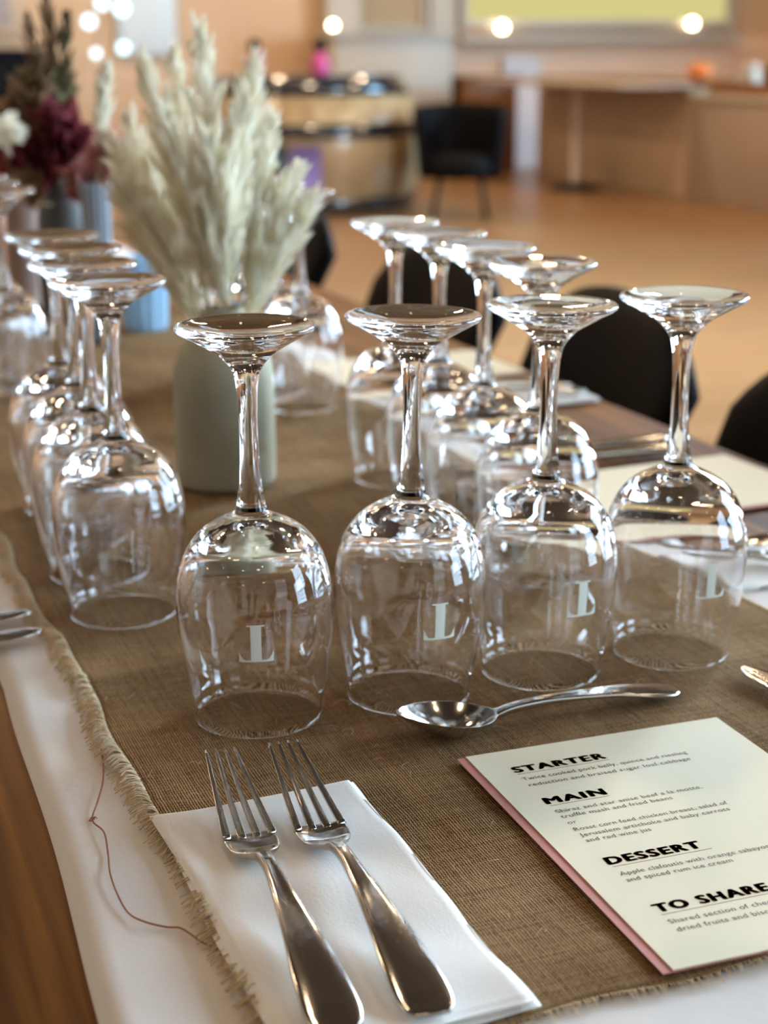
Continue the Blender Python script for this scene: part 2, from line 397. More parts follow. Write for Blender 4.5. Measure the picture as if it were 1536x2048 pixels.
ru = sheet('burlap_runner', runner_pt, 110, 260, M['burlap'], runner_z, .0009)
tag(ru, 'brown woven burlap table runner with a frayed edge down the middle of the table', 'table runner')
rnd = random.Random(3)
parts = []
def strand(p, d, L, r, up=.001, seg=3, n=4, curl=.5):
    d = Vector(d).normalized(); pts = []; cur = Vector(p); dd = d.copy()
    for i in range(n + 1):
        pts.append(cur.copy()); dd = (dd + Vector((rnd.uniform(-curl, curl), rnd.uniform(-curl, curl), 0)) * .35).normalized()
        cur = cur + dd * L / n; cur.z = max(Z0 - .0020, p[2] + (up * sin((i + 1) / n * pi)) - .0012 * (i + 1) / n)
    return tubev(pts, [r * (1 - .35 * i / n) for i in range(n + 1)], seg)
y = RY0
while y < 2.4:
    x = RX0 + .0022 * sin(y * 23) + .0012 * sin(y * 61 + 1) + .0008
    for k in range(2):
        parts.append(strand((x, y + rnd.uniform(-.0006, .0006), runner_z(x, y) + .0002), (-1, rnd.uniform(-.35, .25), 0), rnd.uniform(.008, .0145), rnd.uniform(.00035, .0006), rnd.uniform(.001, .004)))
    y += .0018 if y < 1.3 else .004
for side in range(520):
    y = RY0 + side * .0016; x = RX1 + .003 * sin(y * 17 + 2) - .002
    parts.append(strand((x, y, runner_z(x, y)), (1, rnd.uniform(-.3, .3), 0), rnd.uniform(.003, .008), .0003, .001))
for i in range(300):
    u = i / 300; x, y = runner_pt(u, 0)
    parts.append(strand((x, y + .001, runner_z(x, y)), (rnd.uniform(-.3, .3), -1, 0), rnd.uniform(.003, .007), .0003, .001))
fr = mesh('fringe', *merge(parts), M['fringe'], ru); tag(fr, 'pale frayed jute threads along the runner edges', None, None, 'stuff')
parts = []
for i in range(230):
    x = rnd.uniform(RX0 + .005, RX1 - .005); y = RY0 + .004 + abs(rnd.gauss(0, .3)); a = rnd.uniform(0, 2 * pi)
    z = runner_z(x, y) + .0001
    L = rnd.choice((.003, .004, .005, .006, .010)); c = rnd.uniform(-160, 160); pts = []; h = rnd.uniform(.0004, .0022)
    for k in range(6):
        t = k / 5; pts.append((x, y, z + h * sin(t * pi))); a += c * L / 5; x += cos(a) * L / 5; y += sin(a) * L / 5
    parts.append(tubev(pts, .00008, 3))
fb = mesh('loose_fibre', *merge(parts), M['fringe'], ru); tag(fb, 'fine pale fibres standing off the weave', None, None, 'stuff')

# ------------------------------------------------------------------ wine glasses
GO = [(.0334, .0004), (.0356, .015), (.0383, .030), (.0404, .046), (.0411, .060), (.0404, .073), (.0380, .085), (.0330, .0955), (.0255, .1035), (.0160, .1090),
      (.0100, .1118), (.0080, .1145), (.0071, .1185), (.0061, .125), (.0052, .136), (.0047, .152), (.0049, .168), (.0056, .179), (.0074, .1865), (.0100, .1905), (.0118, .1925),
      (.0150, .1955), (.0220, .1998), (.0300, .2043), (.0345, .2068), (.03555, .2082)]
GB = [(.03545, .2092), (.0345, .2098), (.0315, .2094), (.0245, .2080), (.014, .2067), (.006, .2062), (0, .2061)]
GI = [(0, .1040), (.006, .1036), (.013, .1016), (.0200, .0985), (.0290, .0935), (.0350, .0860), (.0384, .0765), (.03985, .0680), (.0401, .0600), (.0394, .0460), (.0373, .030), (.0346, .015), (.0325, .0006)]
def glass_profile():
    a = [(p.x, p.y) for p in catmull([(x, y, 0) for x, y in GI], 3)]
    rim = [(.0327, .0001), (.03295, 0), (.0332, .0001)]
    b = [(p.x, p.y) for p in catmull([(x, y, 0) for x, y in GO], 3)]
    c = [(p.x, p.y) for p in catmull([(x, y, 0) for x, y in GB], 3)]
    return [(max(r, 0), z) for r, z in a + rim + b + c]
glass_me = None
def radius_at(z):
    for (r0, z0), (r1, z1) in zip(GO, GO[1:]):
        if z <= z1: return r0 + (r1 - r0) * (z - z0) / (z1 - z0)
def logo():
    """upside-down serif capital T wrapped on the bowl, facing local +x"""
    V, F = [], []
    def strip(cols):   # cols: (x, zlo, zhi)
        k = len(V)
        for x, a, b in cols:
            for j in range(5):
                z = a + (b - a) * j / 4; r = radius_at(z) + .00018; t = x / r; V.append((r * cos(t), r * sin(t), z))
        for i in range(len(cols) - 1):
            for j in range(4): a = k + i * 5 + j; F.append((a, a + 5, a + 6, a + 1))
    zb, zt, hw = .0455, .0643, .0088
    strip([(x * .0001, zb, zt) for x in range(-27, 28, 6)])                                     # stem
    cols = []
    for i in range(31):
        x = -hw + 2 * hw * i / 30; q = abs(x) / hw
        cols.append((x, zb - .0004 + .0016 * max(0, q - .8), zb + .0007 + (.0048 * ((q - .58) / .42) ** 2.2 if q > .58 else 0)))
    strip(cols)                                                                                  # crossbar with flared serifs
    strip([(x * .0001, zt - .0001, zt + .0006) for x in range(-45, 46, 10)])                     # foot serif
    return V, F
glass_proto = None
def wine_glass(x, y, label, group, ang=None, tilt=(0, 0), rz=0, z=Z0 + .0004):
    global glass_me, glass_proto
    t = empty('wine_glass', (x, y, z)); t.rotation_euler = (tilt[0], tilt[1], rz)
    if glass_me is None:
        V, F = lathev(glass_profile(), 96)
        me = bpy.data.meshes.new('g'); me.from_pydata([tuple(v) for v in V], [], F)
        bm = bmesh.new(); bm.from_mesh(me); bmesh.ops.recalc_face_normals(bm, faces=bm.faces); bm.to_mesh(me); bm.free()
        F = [tuple(p.vertices) for p in me.polygons]; zc = [p.center.z for p in me.polygons]; bpy.data.meshes.remove(me)
        glass_me = []
        for nm, lo, hi in (('bowl', -1, .1145), ('stem', .1145, .1905), ('foot', .1905, 1)):     # cut at the collar and the foot joint
            fs = [f for f, z_ in zip(F, zc) if lo <= z_ < hi]; used = sorted({i for f in fs for i in f}); ix = {v: k for k, v in enumerate(used)}
            g = mesh(nm, [V[i] for i in used], [tuple(ix[i] for i in f) for f in fs], M['glass'], t); glass_me.append((nm, g.data))
        V, F = logo(); lg = mesh('printed_letter', V, F, M['print'], None); wine_glass.logo = lg; col.objects.unlink(lg)
    else:
        for nm, me in glass_me:
            g = bpy.data.objects.new(nm, me); col.objects.link(g); g.parent = t
    if ang is not None:
        l = bpy.data.objects.new('printed_letter', wine_glass.logo.data); col.objects.link(l); l.parent = t; l.rotation_euler.z = atan2(-y, -x) + radians(ang) - rz
        l['label'] = 'pale upside-down capital T printed on the bowl'
    tag(t, label, 'wine glass', group); return t
FR = 'upturned wine glasses in the front row'
wine_glass(.231, .780, 'upturned wine glass behind the two forks, nearest of the front row', FR, 0, (0, radians(-.4)))
wine_glass(.316, .777, 'upturned wine glass touching the spoon bowl, its T right of centre', FR, 23, (0, radians(.9)))
wine_glass(.399, .781, 'upturned wine glass behind the spoon handle, third along the front row', FR, 32, (0, radians(.6)))
wine_glass(.484, .780, 'upturned wine glass at the right end of the front row, before a black chair', FR, 31, (0, radians(-.4)))
G1 = 'upturned wine glasses along the right side'
for x, y, l in ((.475, .940, 'upturned wine glass directly behind the third front glass, its foot half hidden'),
                (.477, 1.031, 'second upturned wine glass back in the right side row'),
                (.483, 1.124, 'third upturned wine glass back in the right side row'),
                (.482, 1.211, 'fourth upturned wine glass back in the right side row, its foot highest in the photo')):
    wine_glass(x, y, l, G1)
G2 = 'upturned wine glasses along the left side'
for x, y, l in ((.2005, .969, 'upturned wine glass nearest in the left side row, beside the frayed runner edge'),
                (.203, 1.055, 'second upturned wine glass back in the left side row'),
                (.211, 1.140, 'third upturned wine glass back in the left side row'),
                (.215, 1.228, 'fourth upturned wine glass back in the left side row, left of the stoneware vase')):
    wine_glass(x, y, l, G2)
G3 = 'blurred upturned wine glasses further down the table'
for x, y, l in ((.498, 1.500, 'blurred upturned wine glass just right of the stoneware vase'),
                (.498, 1.588, 'blurred upturned wine glass behind the one right of the stoneware vase'),
                (.498, 1.676, 'third blurred upturned wine glass beyond the stoneware vase on the right'),
                (.238, 1.644, 'blurred upturned wine glass at the left edge of the photo'),
                (.238, 1.732, 'blurred upturned wine glass behind the one at the left photo edge'),
                (.240, 1.820, 'most distant blurred upturned wine glass by the left photo edge')):
    wine_glass(x, y, l, G3)

# ------------------------------------------------------------------ cutlery builders (local +y points to the tips, z = 0 is the surface)
def fork_parts():
    K = [(0.0, 0, .0028, .0070, .0010, 0), (.003, 0, .0030, .0094, .0013, .0), (.012, 0, .0046, .0108, .0014, -.0004), (.03, 0, .0072, .0100, .0015, -.0005),
         (.06, 0, .0098, .0072, .0017, 0), (.09, 0, .0112, .0046, .0020, 0), (.112, 0, .0108, .0033, .0024, 0), (.123, 0, .0090, .0034, .0024, 0), (.129, 0, .0066, .0050, .0021, .0004),
         (.135, 0, .0042, .0092, .0017, .0012), (.140, 0, .0029, .0112, .0014, .0018), (.147, 0, .0030, .0118, .0012, .0016), (.153, 0, .0040, .0116, .0011, .0010)]
    st = []
    for i in range(121):
        s = .153 * i / 120; x, z, hw, ht, cup = interp(K, s); st.append((s, x, z, hw, ht, cup))
    handle = loftv(st)
    tines = []
    for k in range(4):
        x0 = -.0102 + .0068 * k; s2 = []
        for i in range(25):
            q = i / 24; s = .150 + .0645 * q; z = .0040 + .0150 * q ** 1.15
            hw = .00185 * (1 - q) + .00075 * q
            if q > .96: hw *= .65
            cup0 = .0012 * (1 - q) * (x0 / .0102) ** 2
            s2.append((s, x0 * (1 - .34 * q), z + cup0, hw, .00105 - .0004 * q, 0))
        tines.append(loftv(s2, 24, .25, .25))
    return handle, tines
def spoon_parts():
    K = [(0, 0, .0030, .0055, .0010, 0), (.004, 0, .0034, .0082, .0013, 0), (.014, 0, .0050, .0090, .0014, -.0004), (.045, 0, .0090, .0062, .0016, 0), (.08, 0, .0104, .0036, .0021, 0),
         (.100, 0, .0092, .0030, .0023, 0), (.110, 0, .0070, .0036, .0020, .0004), (.117, 0, .0042, .0078, .0014, .0024)]
    st = [];
    for i in range(101):
        s = .117 * i / 100; x, z, hw, ht, cup = interp(K, s); st.append((s, x, z, hw, ht, cup))
    handle = loftv(st)
    st = []; L = .056; a0 = .110
    for i in range(61):
        q = i / 60; s = a0 + L * q
        hw = .0190 * (sin(pi * min(1, q * 1.0) ** .86)) ** .62 if 0 < q < 1 else .0006
        hw = max(hw, .0008)
        depth = .0112 * sin(pi * q ** .9) if q < 1 else 0
        edge = .0092 + .0080 * q ** 1.4
        st.append((s, 0, edge - depth, hw, .0009, depth))
    bowl = loftv(st, 44, .8, 1.0)
    return handle, bowl
def knife_parts():
    K = [(0, 0, .004, .006, .0025, 0), (.006, 0, .0045, .0085, .0034, 0), (.05, 0, .0048, .0078, .0038, 0), (.095, 0, .0046, .0062, .0038, 0), (.102, 0, .0042, .0070, .0030, 0), (.106, 0, .004, .0072, .0018, 0)]
    st = []
    for i in range(54):
        s = .106 * i / 53; x, z, hw, ht, cup = interp(K, s); st.append((s, x, z, hw, ht, cup))
    handle = loftv(st)
    st = []
    for i in range(161):
        q = i / 160; s = .104 + .116 * q
        hw = .0098 - .0018 * q; xo = .0
        if q > .84: k = (q - .84) / .16; hw *= sqrt(max(.01, 1 - k * k)); xo = -.003 * k
        tooth = .0007 * (i % 2) if .12 < q < .93 else 0
        st.append((s, xo - tooth * .5, .0035, max(hw + tooth * .5, .0008), .0008, 0))
    return handle, loftv(st, 24, .8, .6)
FP, SP, KP = fork_parts(), spoon_parts(), knife_parts()
protos = {}
def cutlery(kind, loc, rz, label, group, tilt=(0, 0)):
    if kind not in protos:
        t = empty({'fork': 'dinner_fork', 'spoon': 'dessert_spoon', 'knife': 'table_knife'}[kind], loc, rz)
        if kind == 'fork':
            mesh('handle', *FP[0], M['steel'], t)
            for q in FP[1]: mesh('tine', *q, M['steel'], t)
        elif kind == 'spoon': mesh('handle', *SP[0], M['steel'], t); mesh('bowl', *SP[1], M['steel'], t)
        else: mesh('handle', *KP[0], M['steel'], t); mesh('blade', *KP[1], M['steel'], t)
        for c in t.children:
            bm = bmesh.new(); bm.from_mesh(c.data); bmesh.ops.recalc_face_normals(bm, faces=bm.faces); bm.to_mesh(c.data); bm.free()
        protos[kind] = t
    else:
        t = copy_tree(protos[kind]); t.location = loc; t.rotation_euler = (0, 0, rz)
    t.rotation_euler = (tilt[0], tilt[1], rz)
    tag(t, label, kind, group); return t

# ------------------------------------------------------------------ napkin
def napkin(loc, rz, label, W=.098, L=.204, seed=1, group='folded white napkins'):
    r = random.Random(seed); t = empty('paper_napkin', loc, rz)
    def layer(name, w, l, dx, dy, z0, z1, ph):
        nx, ny = 40, 80; V, F = [], []
        def pos(u, v): return (dx + w * u + .0012 * sin(v * 7 + ph) + (.0014 * (v ** 3)) * (1 if u > .5 else 0), dy + l * v + .0010 * sin(u * 5 + ph))
        for lay in (0, 1):
            for j in range(ny + 1):
                for i in range(nx + 1):
                    u, v = i / nx, j / ny; x, y = pos(u, v)
                    e = min(u * w, (1 - u) * w, v * l, (1 - v) * l); k = min(1, e / .0022); k = sqrt(max(0, 1 - (1 - k) ** 2))
                    zt = z0 + (z1 - z0) * (.35 + .65 * k) + .0005 * sin(u * 9 + ph) * sin(v * 13 + ph * 2) + .0006 * sin(v * 21 + 6 * u)
                    zb = z0 + (z1 - z0) * .3 * (1 - k)
                    V.append((x, y, zt if lay else zb))
        N = (nx + 1) * (ny + 1)
        for j in range(ny):
            for i in range(nx):
                a = j * (nx + 1) + i; F.append((a, a + nx + 1, a + nx + 2, a + 1)); F.append((N + a, N + a + 1, N + a + nx + 2, N + a + nx + 1))
        per = [i for i in range(nx + 1)] + [j * (nx + 1) + nx for j in range(1, ny + 1)] + [ny * (nx + 1) + i for i in range(nx - 1, -1, -1)] + [j * (nx + 1) for j in range(ny - 1, 0, -1)]
        for a, b in zip(per, per[1:] + per[:1]): F.append((a, b, N + b, N + a))
        return mesh(name, V, F, M['napkin'], t)
    layer('lower_fold', W, L, 0, 0, 0, .0020, 1 + seed)
    layer('upper_fold', W - .001, L - .0015, .0004, .0008, .0019, .0042, 2.4 + seed)
    tag(t, label, 'napkin', group); return t

# ------------------------------------------------------------------ menu card
def text_mesh(body, x, y, width, cap, m, parent, name, heavy=0.0):
    cu = bpy.data.curves.new('t', 'FONT'); cu.body = body; cu.size = 1; cu.resolution_u = 3; cu.space_character = 1.18 if heavy else 1.06
    o = bpy.data.objects.new('t', cu); col.objects.link(o); dg = bpy.context.evaluated_depsgraph_get(); dg.update()
    me = bpy.data.meshes.new_from_object(o.evaluated_get(dg)); bpy.data.objects.remove(o)
    xs = [v.co.x for v in me.vertices]; sx = width / (max(xs) - min(xs)); sy = cap / .73; x0 = min(xs)
    for v in me.vertices: v.co = ((v.co.x - x0) * sx + x, v.co.y * sy + y, .00012)
    if heavy:
        bm = bmesh.new(); bm.from_mesh(me)
        for dx, dy in ((-.0006, 0), (-.0003, 0), (.0003, 0), (.0006, 0), (-.0006, .00028), (.0006, -.00028), (-.0003, -.00028), (.0003, .00028), (0, .00028), (0, -.00028)):
            tmp = bmesh.new(); tmp.from_mesh(me); vm = {}
            for v in tmp.verts: vm[v] = bm.verts.new((v.co.x + dx, v.co.y + dy, v.co.z + .000004))
            for f_ in tmp.faces: bm.faces.new([vm[v] for v in f_.verts])
            tmp.free()
        bm.to_mesh(me); bm.free()
    me.materials.clear(); me.materials.append(m)
    r = bpy.data.objects.new(name, me); col.objects.link(r); r.parent = parent; return r
def menu(loc, rz, label, full=True):
    """origin at the card's top left corner, x along its top, -y down the card"""
    t = empty('menu_card', loc, rz); W, H = .1475, .2085
    def card(x0, x1, y0, y1, z, bow, m, name):
        V, F = [], []; n, k = 24, 12
        for th in (0, 1):
            for j in range(n + 1):
                for i in range(k + 1):
                    u, v = i / k, j / n
                    V.append((x0 + (x1 - x0) * u, y0 + (y1 - y0) * v, z + bow * (1 - u) ** 2 * (.35 + .65 * v) + (.0004 if th else 0)))
        N = (n + 1) * (k + 1)
        for j in range(n):
            for i in range(k):
                a = j * (k + 1) + i; F.append((a, a + k + 1, a + k + 2, a + 1)); F.append((N + a, N + a + 1, N + a + k + 2, N + a + k + 1))
        per = [i for i in range(k + 1)] + [j * (k + 1) + k for j in range(1, n + 1)] + [n * (k + 1) + i for i in range(k - 1, -1, -1)] + [j * (k + 1) for j in range(n - 1, 0, -1)]
        for a, b in zip(per, per[1:] + per[:1]): F.append((a, b, N + b, N + a))
        return mesh(name, V, F, m, t, False)
    card(0, W, -H, 0, .0006, 0, M['pink'], 'back_cover')
    tag(t.children[0], 'salmon pink band down the left edge')
    f = card(.0046, W, -H + .0004, -.0003, .0012, 0, M['menu'], 'front_page')
    if full:
        p = empty('print', (0, 0, .00162)); p.parent = t
        bpy.data.objects.remove(p)
        def put(y, body, w, head=False, x=.0205):
            o = text_mesh(body, x, -y, w, .0066 if head else .0034, M['ink'] if head else M['text'], f, 'heading' if head else 'menu_line', 1 if head else 0)
            o.location.z = .00162; return o
        for y, body, w, head in ((.0262, 'STARTER', .049, 1), (.0355, 'Twice cooked pork belly, quince and riesling', .0895, 0), (.0425, 'reduction and braised sugar loaf cabbage', .0875, 0),
                                 (.0625, 'MAIN', .0305, 1), (.0725, 'Shiraz and star anise beef a la motte,', .0765, 0), (.0780, 'truffle mash and fried beans', .0575, 0), (.0846, 'or', .0045, 0),
                                 (.0915, 'Roast corn feed chicken breast, salad of', .0790, 0), (.0975, 'Jerusalem artichoke and baby carrots', .0765, 0), (.1030, 'and red wine jus', .0325, 0),
                                 (.1250, 'DESSERT', .0455, 1), (.1355, 'Apple clafoutis with orange sabayon', .0740, 0), (.1412, 'and spiced rum ice cream', .0515, 0),
                                 (.1680, 'TO SHARE', .0530, 1), (.1778, 'Shared section of cheese,', .0535, 0), (.1842, 'dried fruits and biscuits', .0500, 0)):
            put(y, body, w, head)
        for y, w in ((.0282, .0495), (.0645, .031), (.1272, .049), (.1702, .053)):
            box('rule_line', (.0205, .0205 + w, -y - .00016, -y + .00016, .0016, .00172), M['rule'], f)
    tag(t, label, 'menu', 'menu cards'); return t

# ------------------------------------------------------------------ place settings
def local_fn(kind, c):
    """place-setting coordinates of the head seat turned to the right-hand or left-hand side of the table"""
    if kind == 'right': return lambda x, y, z=0: (1.258 - y, x + c, Z0 + z), pi / 2
    return lambda x, y, z=0: (y - .575, c - x, Z0 + z), -pi / 2
NK = Z0 + .0002
napkin((.1475, .4745, NK), 0, 'folded white napkin under the two forks at the front')
cutlery('fork', (.1690, .480, NK + .0040), radians(-4.5), 'steel dinner fork on the left of the front napkin', 'forks')
cutlery('fork', (.2035, .4765, NK + .0040), radians(-3.4), 'steel dinner fork on the right of the front napkin, whole handle in view', 'forks')
cutlery('spoon', (.4500, .7185, Z0 + .0006), radians(91.5), 'steel dessert spoon lying across the runner above the menu', 'spoons')
cutlery('knife', (.5110, .5120, Z0 + .0008), radians(1.5), 'serrated knife tip on the burlap at the right edge of the photo, by the menu', 'knives')
menu((.3045, .6845, Z0 + .0008), radians(-1.6), 'cream printed menu card with a salmon edge at the front right')
P, a = local_fn('right', .713)
napkin(P(.1475, .4745, -.0022), a, 'white napkin behind the right-end front glass', seed=2)
cutlery('fork', P(.1700, .480, .0034), a + radians(-3), 'fork on the napkin at the right photo edge, nearer of the pair', 'forks')
cutlery('fork', P(.2060, .478, .0034), a + radians(-3), 'fork on the napkin at the right photo edge, further of the pair', 'forks')
menu(P(.3045, .684, -.0012), a + radians(3), 'cream menu card behind the right-end front glass, beside the black chair', False)
cutlery('spoon', P(.4555, .735, .0006), a + radians(84), 'spoon lying behind the right front glasses on the runner', 'spoons')
cutlery('knife', P(.4900, .510, -.0004), a, 'knife beyond the right menu card, nearer of two', 'knives')
cutlery('knife', P(.5220, .505, -.0004), a + .02, 'knife beyond the right menu card, further of two', 'knives')
P, a = local_fn('right', 1.269)
napkin(P(.1475, .4745, -.0010), a, 'blurred white napkin on the table edge beside a black chair', seed=3)
cutlery('fork', P(.1750, .478, .0034), a, 'blurred fork on the napkin beside a black chair, nearer of the pair', 'forks')
cutlery('fork', P(.2100, .478, .0034), a, 'blurred fork on the napkin beside a black chair, further of the pair', 'forks')
menu(P(.3045, .684, -.0012), a, 'blurred cream menu card behind the right side glasses', False)
P, a = local_fn('left', 1.457)
cutlery('knife', P(.4770, .500, .0002), a, 'knife poking in at the left photo edge, upper of two', 'knives')
cutlery('knife', P(.5180, .500, .0002), a + .02, 'knife poking in at the left photo edge, lower of two', 'knives')
cutlery('spoon', P(.4470, .545, .0002), a + radians(180), 'rounded spoon handle above the two knives at the left photo edge', 'spoons')

# ------------------------------------------------------------------ loose thread on the cloth
TP = [(.151, .791), (.144, .770), (.141, .751), (.136, .729), (.129, .708), (.1235, .693), (.1255, .676), (.123, .656), (.120, .638), (.119, .619), (.120, .603), (.124, .592), (.132, .587), (.137, .581), (.142, .569), (.1465, .562)]
pts = catmull([(x, y, Z0 - .0020 + .0018 * abs(sin(i * 1.3))) for i, (x, y) in enumerate(TP)], 5)
th = mesh('loose_thread', *tubev(pts, .00042, 6), M['thread'])
loop = [(.1235 + .0022 * cos(t * .7) * (1 - t * .03), .693 + .0016 * sin(t * .9), Z0 - .0012 + .0004 * sin(t * 1.7)) for t in range(18)]
mesh('tangle', *tubev(catmull(loop, 3), .0002, 5), M['thread'], th)
tag(th, 'rust brown loose thread curling over the white cloth at left', 'thread')

# ------------------------------------------------------------------ stoneware vase and pampas plumes
def vase(name, x, y, prof, m, label, cat='vase', group=None, rib=None, seg=64, part=None):
    V, F = lathev([(p.x, max(p.y, 0)) for p in catmull([(r, z, 0) for r, z in prof], 4)], seg, rib)
    V = [(max(a, -9), b, c) for a, b, c in V]
    o = mesh(name, V, F, m, None, True, (x, y, Z0 + .0002)); bm = bmesh.new(); bm.from_mesh(o.data); bmesh.ops.recalc_face_normals(bm, faces=bm.faces); bm.to_mesh(o.data); bm.free()
    tag(o, label, cat, group); return o
VX, VY = .350, 1.254
vase('bottle_vase', VX, VY, [(0, 0), (.034, .0), (.0385, .0015), (.0402, .005), (.0405, .03), (.0405, .07), (.0402, .088), (.0385, .100), (.034, .1105), (.0265, .1175), (.0195, .1215), (.0172, .126), (.0172, .138), (.0180, .141), (.0165, .1425), (.0148, .140), (.0145, .12), (.025, .10), (.036, .08), (.036, .01), (0, .008)],
     M['vase'], 'olive beige stoneware bottle vase in the middle of the runner holding pampas')
def fluff(axis, wfun, N, r, Ls=(.022, .042), spread=(14, 30), wd=.00045, per=55, slim=.11):
    """branchlets along the axis, each a pointed tuft of fine hairs"""
    V, F = [], []; n = len(axis) - 1; nt = max(8, N // per)
    for k in range(nt + 8):
        t = min(.995, (k + r.uniform(0, 1)) / nt) if k < nt else r.uniform(.9, .99)
        f = t * n; i = min(int(f), n - 1); p = axis[i].lerp(axis[i + 1], f - i); T = (axis[i + 1] - axis[i]).normalized()
        e1 = T.cross(Vector((0, 1, .3))).normalized(); e2 = T.cross(e1); a = k * 2.4 + r.uniform(-.5, .5); s = e1 * cos(a) + e2 * sin(a)
        w = wfun(t); an = radians(r.uniform(*spread)); L = max(.010, min(r.uniform(*Ls), w / sin(an) * r.uniform(.8, 1.25)))
        if k >= nt: an *= .35
        D = T * cos(an) + s * sin(an); D2 = (T * cos(an * .5) + s * sin(an * .5))
        for h_ in range(per):
            q = r.random(); b = p + D * L * q * .75 + s * .0008
            rv = Vector((r.gauss(0, 1), r.gauss(0, 1), r.gauss(0, 1))); sd = (rv - D * rv.dot(D)).normalized()
            l2 = L * (.30 + .38 * (1 - q)); aa = radians(r.uniform(6, 26)) * (1 - .5 * q)
            d = D * cos(aa) + sd * sin(aa); m_ = b + d * l2 * .5; tp = m_ + (d * .55 + D2 * .45) * l2 * .5
            hv = d.cross(sd).normalized() * wd * r.uniform(.6, 1.3); q0 = len(V)
            V += [b - hv, b + hv, m_ + hv * .85, m_ - hv * .85, tp]; F += [(q0, q0 + 1, q0 + 2, q0 + 3), (q0 + 3, q0 + 2, q0 + 4)]
    return V, F
def plume(base, tip, w, label, r, bend=.02, N=1500, start=.3, m='pampas', group='pampas plumes in the stoneware vase', name='pampas_plume', cat='pampas grass', **kw):
    base, tip = Vector(base), Vector(tip); d = tip - base; out = Vector((d.x, d.y, 0)); out = out.normalized() if out.length > 1e-4 else Vector((1, 0, 0))
    ax = []
    for i in range(25):
        t = i / 24; ax.append(base + d * t - out * bend * sin(pi * t) * .8 + Vector((0, 0, bend * .6 * sin(pi * t))))
    t = empty(name, base)
    loc = lambda vs: [Vector(v) - base for v in vs]
    k0 = int(24 * start)
    V, F = fluff(ax[k0:], lambda q: w * (min(1, (q + .04) / .30) ** .8) * (1 - .80 * (max(0, q - .3) / .7) ** 1.3) , N, r, **kw)
    mesh('plume', loc(V), F, M[m], t, False)
    V, F = tubev(ax[:22], [.0013 - .0009 * i / 21 for i in range(22)], 6)
    mesh('stalk', loc(V), F, M['stem'], t)
    tag(t, label, cat, group); return t
rp = random.Random(11)
C0 = Vector((0, 0, .3441))
def at(p, s): return C0 + (Vector(p) - C0) * s + Vector((0, 0, Z0))
PL = [  # tip, distance factor, half width, label
    ((.389, 1.431, .341), .985, .0270, 'tallest pampas plume, broad and upright in the vase', .26),
    ((.366, 1.439, .337), 1.03, .0150, 'pampas plume just left of and behind the tallest one', .30),
    ((.342, 1.445, .327), 1.00, .0185, 'tall pampas plume at the upper left of the bunch', .30),
    ((.430, 1.412, .328), 1.00, .0165, 'pampas plume leaning right with the second highest tip', .34),
    ((.418, 1.406, .295), .965, .0140, 'shorter pampas plume tucked under the second highest tip', .34),
    ((.439, 1.393, .279), .99, .0155, 'pampas plume third from the right of the bunch', .32),
    ((.454, 1.374, .237), .98, .0150, 'pampas plume second from the right of the bunch', .28),
    ((.461, 1.364, .211), .97, .0145, 'lowest pampas plume on the right of the bunch', .22),
    ((.309, 1.438, .262), .985, .0190, 'pampas plume leaning furthest left', .24),
    ((.324, 1.439, .282), 1.03, .0170, 'pampas plume behind the one leaning furthest left', .26),
    ((.313, 1.426, .227), .945, .0185, 'low broad pampas plume at the left of the bunch', .2),
    ((.316, 1.418, .203), .965, .0165, 'lowest pampas plume at the left, close to the vase', .18),
    ((.353, 1.427, .282), .93, .0190, 'pampas plume in front of the tall ones, left of centre', .2),
    ((.387, 1.406, .257), .92, .0190, 'pampas plume in front at the centre of the bunch', .2),
    ((.407, 1.398, .257), .935, .0175, 'pampas plume in front, right of centre', .22)]
for i, (tp, s, w_, lb, st) in enumerate(PL):
    tip = at(tp, s); b = Vector((VX + .004 * cos(i * 2.4), VY + .004 * sin(i * 2.4), Z0 + .06))
    plume(b, tip, w_ * 1.42, lb, rp, .016, 3000, max(.34, st + .10), Ls=(.03, .062), spread=(12, 30), wd=.00042)

# ------------------------------------------------------------------ second, blurred flower arrangement
vase('ribbed_vase', .395, 1.95, [(0, 0), (.015, 0), (.0175, .004), (.0165, .05), (.0165, .10), (.0175, .165), (.0190, .185), (.0165, .185), (.0145, .16), (.0140, .02), (0, .015)], M['ribvase'], 'slim ribbed grey blue vase behind the left glasses', rib=(14, .05), seg=112)
vase('bud_vase', .385, 2.12, [(0, 0), (.028, 0), (.032, .006), (.033, .06), (.031, .13), (.026, .165), (.024, .18), (.021, .18), (.026, .12), (.027, .02), (0, .015)], M['darkvase'], 'dark grey vase under the maroon dried flowers')
vase('planter_pot', .345, 2.22, [(0, 0), (.030, 0), (.033, .005), (.036, .06), (.040, .145), (.041, .15), (.037, .15), (.033, .06), (.03, .02), (0, .015)], M['blushpot'], 'blush ceramic pot at the left edge beside the dark grey vase', 'pot')
TG = 'ribbed pale blue tumblers'
def tumbler(x, y, label, h=.085, r=.027):
    return vase('ribbed_tumbler', x, y, [(0, 0), (r * .85, 0), (r * .93, .003), (r, .02), (r * 1.03, h), (r * .97, h + .001), (r * .9, h * .97), (r * .86, .02), (r * .8, .010), (0, .009)], M['blueglass'], label, 'tumbler', TG, rib=(13, .06), seg=156)
tumbler(.465, 2.02, 'ribbed pale blue tumbler between the left glasses and the pampas')
tumbler(.357, 2.36, 'ribbed pale blue tumbler at the left photo edge', .07, .024)
tumbler(.640, 2.18, 'pale blue tumbler right of the pampas before a dark chair', .075, .022)
